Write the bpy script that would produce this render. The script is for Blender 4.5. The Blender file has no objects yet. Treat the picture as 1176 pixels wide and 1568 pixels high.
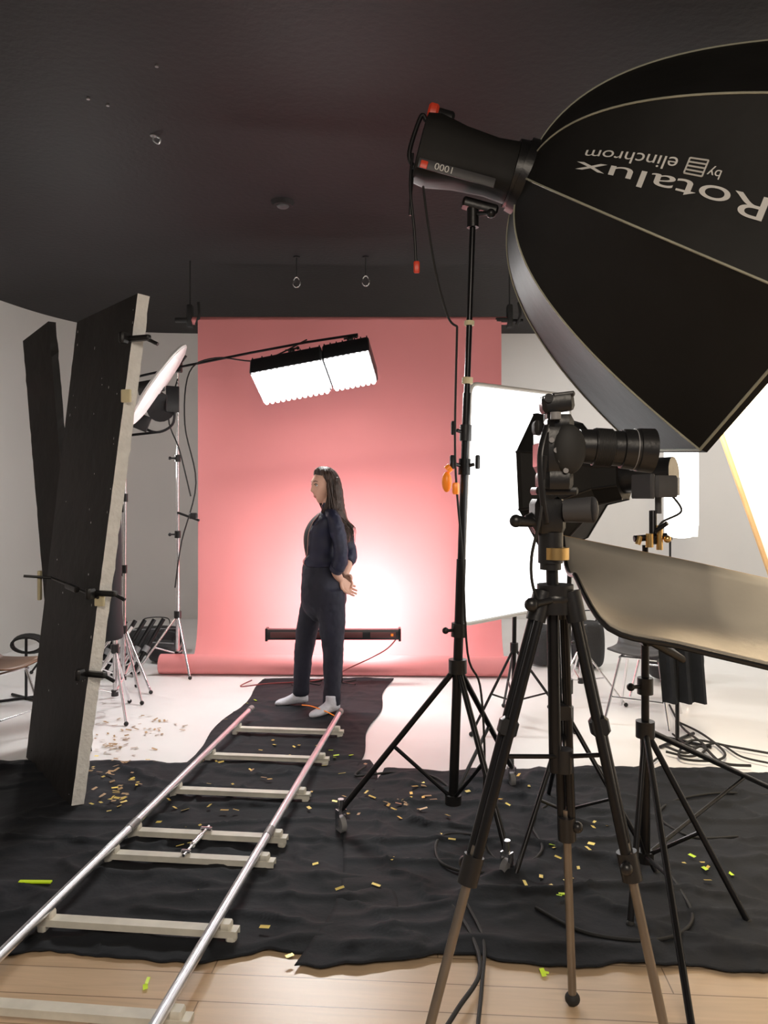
import bpy, math, random
from mathutils import Vector, Matrix, noise
random.seed(7)
F=1177.0; H=1.48
V=Vector
# pixel helpers: image pixel to world position at an assumed distance / height
def at(px,py,d): return V(((px-588)*d/F, d, H-(py-760)*d/F))
def atz(px,py,z):
    d=(H-z)*F/(py-760); return V(((px-588)*d/F,d,z))
def fl(px,py): return atz(px,py,0.0)

# ---------------- materials ----------------
MATS={}
def mat(name,col,rough=0.6,metal=0.0,var=0.12,scale=8.0,bump=0.0,bscale=60.0,emit=None,es=0.0,spec=0.5,coat=0.0,stretch=None):
    if name in MATS: return MATS[name]
    m=bpy.data.materials.new(name); m.use_nodes=True
    nt=m.node_tree; b=nt.nodes['Principled BSDF']
    tc=nt.nodes.new('ShaderNodeTexCoord'); src=tc.outputs['Object']
    if stretch:
        mp=nt.nodes.new('ShaderNodeMapping'); mp.inputs['Scale'].default_value=stretch
        nt.links.new(src,mp.inputs['Vector']); src=mp.outputs[0]
    n=nt.nodes.new('ShaderNodeTexNoise'); n.inputs['Scale'].default_value=scale; n.inputs['Detail'].default_value=5
    nt.links.new(src,n.inputs['Vector'])
    r=nt.nodes.new('ShaderNodeValToRGB')
    r.color_ramp.elements[0].position=0.3; r.color_ramp.elements[1].position=0.7
    r.color_ramp.elements[0].color=(*[c*(1-var) for c in col],1); r.color_ramp.elements[1].color=(*[min(1,c*(1+var)) for c in col],1)
    nt.links.new(n.outputs['Fac'],r.inputs['Fac']); nt.links.new(r.outputs['Color'],b.inputs['Base Color'])
    b.inputs['Roughness'].default_value=rough; b.inputs['Metallic'].default_value=metal
    b.inputs['Specular IOR Level'].default_value=spec
    if coat: b.inputs['Coat Weight'].default_value=coat
    if bump>0:
        n2=nt.nodes.new('ShaderNodeTexNoise'); n2.inputs['Scale'].default_value=bscale; n2.inputs['Detail'].default_value=6
        nt.links.new(src,n2.inputs['Vector'])
        bp=nt.nodes.new('ShaderNodeBump'); bp.inputs['Strength'].default_value=bump; bp.inputs['Distance'].default_value=0.02
        nt.links.new(n2.outputs['Fac'],bp.inputs['Height']); nt.links.new(bp.outputs['Normal'],b.inputs['Normal'])
    if emit:
        b.inputs['Emission Color'].default_value=(*emit,1); b.inputs['Emission Strength'].default_value=es
    MATS[name]=m; return m

M_ceil=mat('ceiling_paint',(0.0165,0.015,0.0165),0.6,var=0.15,scale=1.2,bump=0.15,bscale=25,spec=.25)
M_wall=mat('cyclorama_paint',(0.74,0.73,0.71),0.6,var=0.03,scale=0.8)
M_black=mat('black_plastic',(0.012,0.012,0.013),0.35,bump=0.05)
M_blackm=mat('black_metal',(0.02,0.02,0.022),0.3,metal=0.6)
M_rubber=mat('rubber',(0.015,0.015,0.015),0.7)
M_fab=mat('softbox_fabric',(0.012,0.0115,0.011),0.6,var=0.2,scale=3,bump=0.12,bscale=9,spec=.28)
M_cloth=mat('black_cloth',(0.010,0.012,0.0165),0.8,var=0.35,scale=3,bump=0.4,bscale=9,spec=.35)
M_chrome=mat('chrome',(0.75,0.75,0.77),0.22,metal=1.0,var=0.05)
M_alu=mat('rail_aluminium',(0.78,0.80,0.85),0.3,metal=0.9,var=0.08)
M_alud=mat('dull_aluminium',(0.25,0.25,0.25),0.5,metal=0.5)
M_cream=mat('sleeper_paint',(0.72,0.70,0.62),0.5,var=0.12,scale=12)
M_foamw=mat('foam_white',(0.92,0.92,0.90),0.8,var=0.06,scale=20,bump=0.5,bscale=40)
M_foamb=mat('foam_black',(0.012,0.0105,0.0095),0.65,var=0.35,scale=5,bump=0.2,bscale=12,spec=.3)
M_pipe=mat('piping',(0.40,0.40,0.31),0.6)
M_white=mat('white_print',(0.75,0.75,0.73),0.6,var=0.02)
M_red=mat('red_plastic',(0.8,0.07,0.03),0.4)
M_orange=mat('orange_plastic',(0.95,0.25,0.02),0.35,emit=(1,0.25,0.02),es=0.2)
M_brass=mat('brass',(0.75,0.5,0.2),0.3,metal=1.0)
M_bronze=mat('bronze_tube',(0.27,0.24,0.21),0.38,metal=0.85)
M_grey=mat('grey_plastic',(0.25,0.25,0.26),0.45)
M_dgrey=mat('dark_grey_plastic',(0.06,0.06,0.065),0.5)
M_tan=mat('raw_edge',(0.45,0.30,0.16),0.6)
M_gold=mat('gold_foil',(0.75,0.55,0.12),0.35,metal=0.3,var=0.4,scale=4)
M_petal=mat('copper_foil',(0.42,0.27,0.13),0.4,metal=0.2,var=0.3)
M_neon=mat('neon_tape',(0.62,0.85,0.02),0.5,emit=(0.6,0.9,0.0),es=0.08)
M_tape=mat('masking_tape',(0.75,0.68,0.45),0.7)
M_skin=mat('skin',(0.72,0.43,0.32),0.5,var=0.05)
M_hair=mat('hair',(0.040,0.020,0.012),0.38,var=0.5,scale=70,bump=0.5,bscale=120,stretch=(1,1,.06))
M_navy=mat('navy_satin',(0.014,0.016,0.042),0.55,var=0.3,scale=10,bump=0.25,bscale=10)
M_trou=mat('navy_trousers',(0.012,0.013,0.028),0.7,var=0.3,scale=8,bump=0.4,bscale=12,stretch=(1,1,.3))
M_top=mat('black_top',(0.006,0.006,0.008),0.7)
M_sock=mat('sock',(0.66,0.67,0.74),0.9,bump=0.3)
M_lip=mat('lips',(0.50,0.18,0.15),0.4)
M_eye=mat('eye_white',(0.8,0.8,0.8),0.2)
M_iris=mat('iris',(0.03,0.02,0.015),0.2)
M_zip=mat('zip_tape',(0.35,0.19,0.17),0.4)
M_wood=mat('chair_wood',(0.22,0.10,0.045),0.4)
M_bag=mat('nylon_bag',(0.02,0.02,0.022),0.7,bump=0.3,bscale=30)
M_glass=mat('lens_glass',(0.01,0.01,0.02),0.05,coat=1.0)
M_refl=mat('reflector_fabric',(0.60,0.56,0.49),0.33,var=0.12,scale=3,bump=0.3,bscale=4,metal=0.4)
M_shirt=mat('dark_shirt',(0.012,0.012,0.015),0.8)

def emat(name,col,s):
    m=bpy.data.materials.new(name); m.use_nodes=True; nt=m.node_tree
    nt.nodes.clear(); o=nt.nodes.new('ShaderNodeOutputMaterial'); e=nt.nodes.new('ShaderNodeEmission')
    e.inputs['Color'].default_value=(*col,1); e.inputs['Strength'].default_value=s
    nt.links.new(e.outputs[0],o.inputs['Surface']); return m
E_oct=emat('octabox_diffuser',(1,0.80,0.55),7.0)
E_glow=emat('diffuser_glow',(1,0.97,0.92),4.0)  # black softbox front, and the glow added for the wall hot spot
E_scrim=emat('scrim_glow',(1,0.98,0.97),2.8)  # emission put into the fabric instead of a lamp shining through it
def led_mat():
    m=bpy.data.materials.new('led_array'); m.use_nodes=True; nt=m.node_tree; nt.nodes.clear()
    o=nt.nodes.new('ShaderNodeOutputMaterial'); e=nt.nodes.new('ShaderNodeEmission')
    tc=nt.nodes.new('ShaderNodeTexCoord'); v=nt.nodes.new('ShaderNodeTexVoronoi'); v.inputs['Scale'].default_value=1.0; v.inputs['Randomness'].default_value=.12
    v.voronoi_dimensions='2D'
    nt.links.new(tc.outputs['UV'],v.inputs['Vector'])
    mr=nt.nodes.new('ShaderNodeMapRange'); mr.inputs['From Min'].default_value=0.44; mr.inputs['From Max'].default_value=0.60
    mr.inputs['To Min'].default_value=92; mr.inputs['To Max'].default_value=0.55
    nt.links.new(v.outputs['Distance'],mr.inputs['Value']); nt.links.new(mr.outputs[0],e.inputs['Strength'])
    e.inputs['Color'].default_value=(1,0.985,0.96,1)
    nt.links.new(e.outputs[0],o.inputs['Surface']); return m
E_led=led_mat()

# ---------------- geometry ----------------
def root(name,loc=(0,0,0)):
    e=bpy.data.objects.new(name,None); e.empty_display_size=0.1; e.location=loc
    bpy.context.collection.objects.link(e); return e
def mk(name,geo,material,parent=None,smooth=True,angle=None):
    me=bpy.data.meshes.new(name); me.from_pydata([tuple(v) for v in geo[0]],[],geo[1])
    import bmesh
    bm=bmesh.new(); bm.from_mesh(me); bmesh.ops.recalc_face_normals(bm,faces=bm.faces); bm.to_mesh(me); bm.free()
    o=bpy.data.objects.new(name,me); bpy.context.collection.objects.link(o)
    me.materials.append(material)
    if smooth:
        me.polygons.foreach_set('use_smooth',[True]*len(me.polygons))
        if angle is None: angle=40
        try: me.set_sharp_from_angle(angle=math.radians(angle))
        except Exception: pass
    if parent:
        o.parent=parent; o.matrix_parent_inverse=Matrix.Translation(-parent.location)
    me.update(); return o
def comb(*gs):
    vs=[];fs=[]
    for g in gs:
        n=len(vs); vs+=list(g[0]); fs+=[[i+n for i in f] for f in g[1]]
    return vs,fs
def cat(pts,n=6):
    P=[tuple(p) for p in pts]
    if len(P)<3: return [V(p) if len(p)==3 else p for p in P]
    out=[]
    for i in range(len(P)-1):
        p0=P[max(0,i-1)];p1=P[i];p2=P[i+1];p3=P[min(len(P)-1,i+2)]
        for k in range(n):
            t=k/n
            out.append(tuple(0.5*((2*b)+(-a+c)*t+(2*a-5*b+4*c-d)*t*t+(-a+3*b-3*c+d)*t**3) for a,b,c,d in zip(p0,p1,p2,p3)))
    out.append(P[-1])
    return [V(p) if len(p)==3 else p for p in out]
def skin(rings,cap=True,closed=True):
    n=len(rings[0]); vs=[p for r in rings for p in r]; fs=[]
    for i in range(len(rings)-1):
        for j in range(n if closed else n-1):
            a=i*n+j;b=i*n+(j+1)%n; fs.append([a,b,b+n,a+n])
    if cap and closed:
        fs.append(list(range(n))[::-1]); fs.append([(len(rings)-1)*n+j for j in range(n)])
    return vs,fs
def frame(t):
    t=t.normalized(); a=V((0,0,1)) if abs(t.z)<0.9 else V((1,0,0))
    u=t.cross(a).normalized(); v=t.cross(u).normalized(); return u,v
def tube(path,r,seg=10,flat=1.0):
    path=[V(p) for p in path]; rs=r if isinstance(r,(list,tuple)) else [r]*len(path)
    if len(rs)!=len(path):
        rr=[]
        for i in range(len(path)):
            x=i/(len(path)-1)*(len(rs)-1); k=min(int(x),len(rs)-2); rr.append(rs[k]+(rs[k+1]-rs[k])*(x-k))
        rs=rr
    rings=[];u=None
    for i,p in enumerate(path):
        t=(path[min(i+1,len(path)-1)]-path[max(i-1,0)])
        if t.length<1e-9: t=V((0,0,1))
        t.normalize()
        if u is None: u,v=frame(t)
        else:
            u=(u-t*u.dot(t)).normalized(); v=t.cross(u)
        rings.append([p+(u*math.cos(a)+v*flat*math.sin(a))*rs[i] for a in [2*math.pi*k/seg for k in range(seg)]])
    return skin(rings)
def cyl(a,b,r,r2=None,seg=16): return tube([a,b],[r,r if r2 is None else r2],seg)
def box(c,s,R=None,bev=0.0):
    c=V(c); hx,hy,hz=[k/2 for k in s]; b=min(bev,hx*.9,hy*.9,hz*.9)
    R=R or Matrix.Identity(3)
    if b<=0:
        vs=[V((x,y,z)) for z in(-hz,hz) for x,y in((-hx,-hy),(hx,-hy),(hx,hy),(-hx,hy))]
        return [c+R@v for v in vs],[[3,2,1,0],[4,5,6,7],[0,1,5,4],[1,2,6,5],[2,3,7,6],[3,0,4,7]]
    def rr(z,i):
        x,y=hx-i,hy-i
        return [c+R@V(p) for p in((-x+b,-y,z),(x-b,-y,z),(x,-y+b,z),(x,y-b,z),(x-b,y,z),(-x+b,y,z),(-x,y-b,z),(-x,-y+b,z))]
    def rs(z,i):
        x,y=hx-i,hy-i; bb=b*0.6
        return [c+R@V(p) for p in((-x+bb,-y,z),(x-bb,-y,z),(x,-y+bb,z),(x,y-bb,z),(x-bb,y,z),(-x+bb,y,z),(-x,y-bb,z),(-x,-y+bb,z))]
    return skin([rs(-hz,b*.5),rr(-hz+b,0),rr(hz-b,0),rs(hz,b*.5)])
def axes(x,y,z):
    return Matrix((x,y,z)).transposed()
def basis(x,up=(0,0,1)):
    x=V(x).normalized(); y=V(up).cross(x).normalized(); z=x.cross(y); return axes(x,y,z)
def RZ(a): return Matrix.Rotation(math.radians(a),3,'Z')
def ering(c,u,v,a,b,n=24): return [c+u*a*math.cos(2*math.pi*k/n)+v*b*math.sin(2*math.pi*k/n) for k in range(n)]
def sph(c,rx,ry=None,rz=None,n=16,R=None):
    ry=ry or rx; rz=rz or rx; R=R or Matrix.Identity(3); rings=[]
    for i in range(n+1):
        th=math.pi*i/n; th=min(max(th,0.01),math.pi-0.01)
        rings.append([V(c)+R@V((rx*math.sin(th)*math.cos(p),ry*math.sin(th)*math.sin(p),rz*math.cos(th))) for p in [2*math.pi*k/(n*2) for k in range(n*2)]])
    return skin(rings)
def hloft(rows,n=28,sub=4):
    rows=cat([tuple(r) for r in rows],sub)
    return skin([ering(V((r[0],r[1],r[2])),V((1,0,0)),V((0,1,0)),r[3],r[4],n) for r in rows])
def remesh(o,vox,sm=4,fac=0.5,disp=0.0,dsc=0.1):
    m=o.modifiers.new('remesh','REMESH'); m.mode='VOXEL'; m.voxel_size=vox; m.use_smooth_shade=True
    s=o.modifiers.new('smooth','SMOOTH'); s.iterations=sm; s.factor=fac
    if disp:
        t=bpy.data.textures.new(o.name+'_folds','CLOUDS'); t.noise_scale=dsc
        d=o.modifiers.new('folds','DISPLACE'); d.texture=t; d.strength=disp; d.mid_level=0.5
def light(name,kind,loc,direction,power,size=0.5,size_y=None,col=(1,1,1),parent=None,spot=60):
    l=bpy.data.lights.new(name,kind); l.energy=power; l.color=col
    if kind=='AREA':
        l.size=size
        if size_y: l.shape='RECTANGLE'; l.size_y=size_y
    else: l.shadow_soft_size=size
    o=bpy.data.objects.new(name,l); o.location=loc
    o.rotation_euler=V(direction).to_track_quat('-Z','Y').to_euler()
    bpy.context.collection.objects.link(o)
    if parent: o.parent=parent; o.matrix_parent_inverse=Matrix.Translation(-parent.location)
    return o

# ---------------- room ----------------
CH=3.6
def wallsweep(name,path,n):
    path=cat(path,n) if n else path
    prof=[(0.75,0.002)]+[(0.6-0.6*math.sin(a),0.602-0.6*math.cos(a)) for a in [math.pi/2*k/10 for k in range(11)]]+[(0,CH)]
    rings=[]
    for i,p in enumerate(path):
        p=V((p[0],p[1],0)); a=V((*path[max(i-1,0)][:2],0)); b=V((*path[min(i+1,len(path)-1)][:2],0))
        t=(b-a).normalized(); nrm=V((t.y,-t.x,0))
        rings.append([p+nrm*o+V((0,0,z)) for o,z in prof])
    return mk(name,skin(rings,cap=False,closed=False),M_wall,angle=80)
wallsweep('wall_left',[(-5.1,-3.0),(-4.35,7.0)],0)
wallsweep('wall_back',[(-4.35,7.0),(-4.2,8.1),(-3.9,9.1),(-3.4,9.75),(-2.6,10),(0,10),(2.8,10),(3.6,9.8),(4.2,9.2),(4.5,8.2),(4.6,7)],8)
wallsweep('wall_right',[(4.6,7.0),(4.8,-3.0)],0)
mk('ceiling',box((0,3.5,CH+0.05),(11,13.4,0.1)),M_ceil,smooth=False)
mfl=mat('white_floor_paint',(0.88,0.88,0.88),0.35,var=0.03,scale=2.5,bump=0.03,bscale=12)
mk('floor',box((0,6.6,-0.05),(10.5,7.2,0.1)),mfl,smooth=False)
mw=bpy.data.materials.new('oak_planks'); mw.use_nodes=True; nt=mw.node_tree; b=nt.nodes['Principled BSDF']
tc=nt.nodes.new('ShaderNodeTexCoord'); mp=nt.nodes.new('ShaderNodeMapping'); mp.inputs['Rotation'].default_value=(0,0,math.radians(4))
nt.links.new(tc.outputs['Object'],mp.inputs['Vector'])
br=nt.nodes.new('ShaderNodeTexBrick'); br.inputs['Scale'].default_value=1.0; br.inputs['Brick Width'].default_value=1.4; br.inputs['Row Height'].default_value=0.13
br.inputs['Mortar Size'].default_value=0.002; br.inputs['Color1'].default_value=(0.74,0.55,0.37,1); br.inputs['Color2'].default_value=(0.66,0.47,0.30,1); br.inputs['Mortar'].default_value=(0.3,0.2,0.12,1)
nt.links.new(mp.outputs[0],br.inputs['Vector'])
mp2=nt.nodes.new('ShaderNodeMapping'); mp2.inputs['Scale'].default_value=(1.2,14,1); nt.links.new(mp.outputs[0],mp2.inputs['Vector'])
nn=nt.nodes.new('ShaderNodeTexNoise'); nn.inputs['Scale'].default_value=2.5; nn.inputs['Detail'].default_value=8; nn.inputs['Distortion'].default_value=1.2
nt.links.new(mp2.outputs[0],nn.inputs['Vector'])
mx=nt.nodes.new('ShaderNodeMix'); mx.data_type='RGBA'; mx.blend_type='MULTIPLY'; mx.inputs['Factor'].default_value=0.3
nt.links.new(br.outputs['Color'],mx.inputs[6]); nt.links.new(nn.outputs['Fac'],mx.inputs[7]); nt.links.new(mx.outputs[2],b.inputs['Base Color'])
b.inputs['Roughness'].default_value=0.34
mk('floor_oak',box((0,0,-0.05),(10.5,6.0,0.1)),mw,smooth=False)
for p in (at(454,432,6.8),at(560,430,6.8)):
    r=root('ceiling_ring',p); c=p
    ring=tube([c+V((0.03*math.cos(a),0,0.045*math.sin(a))) for a in [2*math.pi*k/20 for k in range(21)]],0.007,8)
    mk('ring',ring,M_chrome,r); mk('rod',cyl(c+V((0,0,0.045)),V((c.x,c.y,CH)),0.005),M_rubber,r)
    mk('flange',cyl(V((c.x,c.y,CH-0.01)),V((c.x,c.y,CH)),0.03),M_ceil,r)
d=(CH-0.02-H)*F/(760-313); c=at(433,313,d); c.z=CH
r=root('smoke_detector',c)
mk('base',cyl(c-V((0,0,0.03)),c,0.07,0.085),M_ceil,r); mk('cap',sph(c-V((0,0,0.03)),0.045,0.045,0.02),M_dgrey,r)
d=(CH-H)*F/(760-207); c=at(235,207,d); c.z=CH
r=root('ceiling_hook',c)
mk('hook',tube(cat([c,c+V((0,0,-.03)),c+V((.03,0,-.05)),c+V((.04,0,-.02)),c+V((.02,0,-.01))]),0.005,8),M_alu,r)
mk('plate',cyl(c-V((0,0,.006)),c,0.02),M_alud,r)
g=[]
for px,py in((135,150),(165,160),(240,100)):
    d=(CH-H)*F/(760-py); q=at(px,py,d); q.z=CH; g.append(cyl(q-V((0,0,.008)),q,0.009))
r=root('ceiling_anchor',(-1,3.9,CH)); mk('anchors',comb(*g),M_alud,r)

# ---------------- backdrop ----------------
mpk=mat('pink_paper',(0.74,0.275,0.28),0.85,var=0.015,scale=1.0,spec=0.2)
XL,XR=-1.666,1.05
r=root('pink_paper_backdrop',(-0.3,6.88,0))
prof=cat([(6.88,3.06),(6.88,2.2),(6.88,1.2),(6.88,0.55),(6.86,0.32),(6.79,0.14),(6.65,0.03),(6.5,0.012),(6.36,0.012)],6)
prof=[(p[0],p[1]) for p in prof]
rings=[]
for (y,z) in prof:
    rings.append([V((XL+(XR-XL)*k/30, y+0.006*math.sin(k*0.9+z*1.3),z)) for k in range(31)])
mk('paper',skin(rings,cap=False,closed=False),mpk,r,angle=80)
mk('core_tube',cyl((XL-0.06,6.92,3.06),(XR+0.06,6.92,3.06),0.035,seg=24),mpk,r)
mk('crossbar',cyl((XL-0.14,6.92,3.06),(XR+0.2,6.92,3.06),0.016),M_blackm,r)
for x in(XL-0.08,XR+0.08):
    mk('bracket',comb(box((x,6.92,3.1),(0.05,0.08,0.2),bev=.01),cyl((x,6.92,3.1),(x,6.92,CH),0.007),tube(cat([(x+.06,6.9,3.02),(x+.09,6.88,3.1),(x+.08,6.9,3.22)]),0.014),box((x-.07,6.9,3.06),(0.12,0.05,0.04),bev=.008)),M_rubber,r)
a,bb=V((-1.86,6.40,0.085)),V((1.02,6.30,0.085))
mk('rolled_paper',cyl(a,bb,0.082,seg=32),mpk,r)
dd=(bb-a).normalized()
mk('roll_core',cyl(a-dd*0.01,bb+dd*0.01,0.04,seg=20),M_tape,r)

# ---------------- floor cloths ----------------
def cloth(name,x0,x1,yf,yb,nx,ny,amp,z0,seed):
    rings=[]
    for j in range(ny+1):
        row=[]
        for i in range(nx+1):
            u=i/nx; v=j/ny; x0v=x0(v) if callable(x0) else x0; x1v=x1(v) if callable(x1) else x1
            x=x0v+(x1v-x0v)*u; y=yf(x)+(yb(x)-yf(x))*v
            p=V((x*1.6+seed,y*2.2,seed)); 
            w=noise.fractal(p,0.9,2.1,5); rg=1-abs(noise.noise(V((x*3.4+seed,y*2.4+seed,0))+0.5*V((w,w,0)))*4.2)
            rg2=1-abs(noise.noise(V((x*1.5-seed,y*5.2,2.0))+0.4*V((w,0,0)))*4.5)
            h=max(0,rg)**2*0.45+max(0,rg2)**2*0.55+0.18*(w+0.5)
            e=min(u,1-u,v,1-v); e=min(1,e*18)
            row.append(V((x,y,z0+0.004+amp*max(0,h)*(0.4+0.6*e))))
        rings.append(row)
    g=skin(rings,cap=False,closed=False)
    o=mk(name,g,M_cloth,angle=180); s=o.modifiers.new('thickness','SOLIDIFY'); s.thickness=0.003; s.offset=1; return o
def nz(x,s,a): return a*noise.fractal(V((x*2.2,s,0)),1,2,4)
cloth('black_floor_cloth',-3.6,lambda v:0.02-0.12*v+0.05*math.sin(v*9),lambda x:2.46+nz(x,1,.10),lambda x:4.27+nz(x,2,.10),230,140,0.028,0,3.1)
cloth('black_floor_cloth',lambda v:-0.28+0.25*v+.05*math.sin(v*7),3.8,lambda x:2.42-0.015*x+nz(x,5,.09),lambda x:4.12+nz(x,6,.12)+0.02*x,250,140,0.034,0.006,9.4)
cloth('black_floor_cloth',lambda v:-1.12+0.17*v+.025*math.sin(v*12),lambda v:-0.16+0.22*v+.02*math.sin(v*14),lambda x:4.12,lambda x:6.22+nz(x,8,.05),90,120,0.014,0,5.7)

# ---------------- dolly track ----------------
r=root('dolly_track',(-0.75,3.4,0))
sl=0.109; zr=0.085
def railp(left,y):
    return V(((-1.167+sl*(y-2.34)) if left else (-0.603+sl*(y-2.04)),y,zr))
mk('rail_1',cyl(railp(1,1.2),railp(1,5.02),0.017,seg=20),M_alu,r)
mk('rail_2',cyl(railp(0,1.15),railp(0,4.95),0.017,seg=20),M_alu,r)
mk('rail_ends',comb(cyl(railp(1,5.0),railp(1,5.06),0.021),cyl(railp(0,4.93),railp(0,4.99),0.021),cyl(railp(1,3.22),railp(1,3.30),0.0192),cyl(railp(0,3.15),railp(0,3.22),0.0192)),M_alud,r)
px_=V((1,-sl,0)).normalized(); ry_=V((sl,1,0)).normalized(); RT=axes(px_,ry_,V((0,0,1)))
for i,yy in enumerate([4.76,4.27,3.77,3.30,3.09,2.61,2.18,1.5]):
    cl=railp(1,yy); mid=cl+px_*0.31; mid.z=0.048
    g=comb(box(mid,(0.70,0.042,0.008),RT),box(mid+ry_*0.019+V((0,0,-.009)),(0.70,0.004,0.020),RT),box(mid-ry_*0.019+V((0,0,-.009)),(0.70,0.004,0.020),RT))
    mk('sleeper_%d'%(i+1),g,M_cream,r,smooth=False)
    g2=[]
    for o_ in(0.0,0.62):
        q=cl+px_*o_; q.z=0.062
        g2.append(box(q,(0.036,0.040,0.024),RT,0.005)); g2.append(box(q+px_*(0.018 if o_>0 else -0.018)+V((0,0,-.042)),(0.03,0.045,0.03),RT,0.006))
    mk('rail_chair_%d'%(i+1),comb(*g2),M_cream,r)
mm=railp(1,3.3)+px_*0.31; m2=railp(1,3.09)+px_*0.30; mm.z=m2.z=0.065
mk('turnbuckle',comb(cyl(mm+ry_*.03,m2-ry_*.03,0.006),cyl(mm.lerp(m2,.3),mm.lerp(m2,.7),0.012),box(mm,(0.05,0.012,0.02),RT,.003),box(m2,(0.04,0.012,0.02),RT,.003)),M_chrome,r)

# ---------------- v flat boards ----------------
r=root('polystyrene_v_flat',(-1.6,3.8,0))
A=V((-1.475,3.62,0.0)); Dn=at(211,449,3.64); Bf=V((-2.03,4.36,0.0)); Cf=at(118,493,4.22)
def vboard(nm,A,B,C,D,th,n0):
    N=14; M_=60; fr=[];bk=[]
    nrm=(B-A).cross(D-A).normalized()*th*n0
    for j in range(M_+1):
        v=j/M_; rowf=[];rowb=[]
        for i in range(N+1):
            u=i/N; p=(A.lerp(B,u)).lerp(D.lerp(C,u),v); p2=p
            if i in(0,N):
                p=p+(B-A).normalized()*0.007*noise.noise(V((i,j*0.9,3))); p2=p2+nrm.normalized()*0.008*noise.noise(V((i+5,j*0.7,3)))
            rowf.append(p); rowb.append(p2+nrm)
        fr.append(rowf);bk.append(rowb)
    mk(nm+'_black_face',skin(fr,cap=False,closed=False),M_foamb,r,angle=60)
    mk(nm+'_back_face',skin(bk,cap=False,closed=False),M_foamw,r,angle=60)
    e1=skin([[a,b_] for a,b_ in zip([x[0] for x in fr],[x[0] for x in bk])],cap=False,closed=False)
    e2=skin([[a,b_] for a,b_ in zip([x[-1] for x in fr],[x[-1] for x in bk])],cap=False,closed=False)
    e3=skin([[a,b_] for a,b_ in zip(fr[0],bk[0])],cap=False,closed=False)
    e4=skin([[a,b_] for a,b_ in zip(fr[-1],bk[-1])],cap=False,closed=False)
    mk(nm+'_edge',comb(e1,e2,e3,e4),M_foamw if nm=='panel_1' else M_foamb,r,smooth=False)
    return nrm
n1=(Bf-A).cross(Dn-A).normalized(); sgn=1 if n1.x>0 else -1
vboard('panel_1',A,Bf,Cf,Dn,0.058,sgn)
A2=V((-1.72,4.42,0)); B2=V((-1.97,4.62,0)); D2=at(74,492,4.38); C2=at(35,522,4.62)
vboard('panel_2',A2,B2,C2,D2,0.045,1)
def onedge(t): return A.lerp(Dn,t)+V((0.025,-0.01,0))
for t in(0.91,0.265,0.42):
    c=onedge(t)
    mk('clamp',comb(box(c+V((0.02,-0.02,0)),(0.12,0.03,0.025),RZ(-20),0.006),tube([c+V((.05,-.02,0)),c+V((.11,-.03,-.03))],0.009),box(c+V((-0.05,-0.03,0)),(0.03,0.05,0.05),RZ(-20),.008)),M_black,r)
for t,s_ in((0.80,.06),(0.405,.05)):
    c=onedge(t); mk('tape',box(c+V((-.012,-.004,0)),(0.05,0.016,s_),RZ(-12),0.004),M_tape,r)
# white chips and scuffs in the black skin of the board
random.seed(11); g=[]
nf=(Bf-A).cross(Dn-A).normalized()*(-sgn)
for k in range(34):
    u=random.random()**1.6*.95+.01; v=random.random()*.97+.01; p=A.lerp(Bf,u).lerp(Dn.lerp(Cf,u),v)+nf*.0015
    e1=(Bf-A).normalized(); e2=(Dn-A).normalized(); w=random.uniform(.002,.005); h=random.uniform(.002,.010)
    g.append(([p-e1*w-e2*h,p+e1*w-e2*h*.5,p+e1*w*.6+e2*h,p-e1*w*.7+e2*h*.6],[[0,1,2,3]]))
mk('panel_1_chips',comb(*g),M_foamw,r,False)
c=at(68,893,4.05); mk('tape_strip',box(c+V((0.02,-.1,0)),(0.015,0.03,0.15),None,0.004),M_tape,r)
mk('clamp_arm',comb(tube([at(36,882,3.9),at(80,885,3.95),at(150,915,3.6)],0.007),box(at(110,900,3.72),(0.12,0.025,0.025),basis(at(150,915,3.6)-at(80,885,3.95)),.006)),M_black,r)
random.seed(7)

# ---------------- stands helper ----------------
def caster(p,rt,ang=0):
    R=RZ(ang); ax=R@V((1,0,0))
    c=V((p.x,p.y,0.038)); 
    mk('caster_wheel',comb(cyl(c-ax*.012,c+ax*.012,0.037,seg=20)),M_grey,rt)
    mk('caster_fork',comb(box(c+ax*.018+V((0,0,.03)),(0.006,0.03,0.07),R),box(c-ax*.018+V((0,0,.03)),(0.006,0.03,0.07),R),cyl(c+V((0,0,.06)),c+V((0,0,.11)),0.014)),M_chrome,rt)
def lstand(name,base,top,hubz,feet,rad=0.014,material=M_blackm,braces=True,footr=0.015,lowz=0.15,footz=0.015,collars=(0.45,0.7),rt=None):
    rt=rt or root(name,base)
    top=V(top); base=V(base); ax=(top-base)
    low=base+ax*(lowz/ax.z); hub=base+ax*(hubz/ax.z)
    mk('column',comb(cyl(low,base+ax*.45,rad,seg=16),cyl(base+ax*.44,base+ax*.72,rad*.8),cyl(base+ax*.71,top,rad*.62)),material,rt)
    g=[cyl(hub-V((0,0,.03)),hub+V((0,0,.03)),rad*1.9),cyl(low-V((0,0,.02)),low+V((0,0,.02)),rad*1.7)]
    for c_ in collars:
        q=base+ax*c_; g+= [cyl(q-ax.normalized()*.03,q+ax.normalized()*.03,rad*1.6),tube([q,q+V((-.05,-.02,.0))],.007),sph(q+V((-.06,-.02,0)),.015,n=8)]
    mk('collars',comb(*g),M_black,rt)
    for f in feet:
        f=V(f); f.z=footz; s=hub+(f-hub).normalized()*0.03
        mk('leg',cyl(s,f,rad*.62,seg=12),material,rt)
        if braces: mk('brace',cyl(low,hub.lerp(f,.55),rad*.42,seg=8),material,rt)
        if footz<0.03: mk('foot',sph((f.x,f.y,footr),footr,n=8),M_rubber,rt)
    return rt

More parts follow.
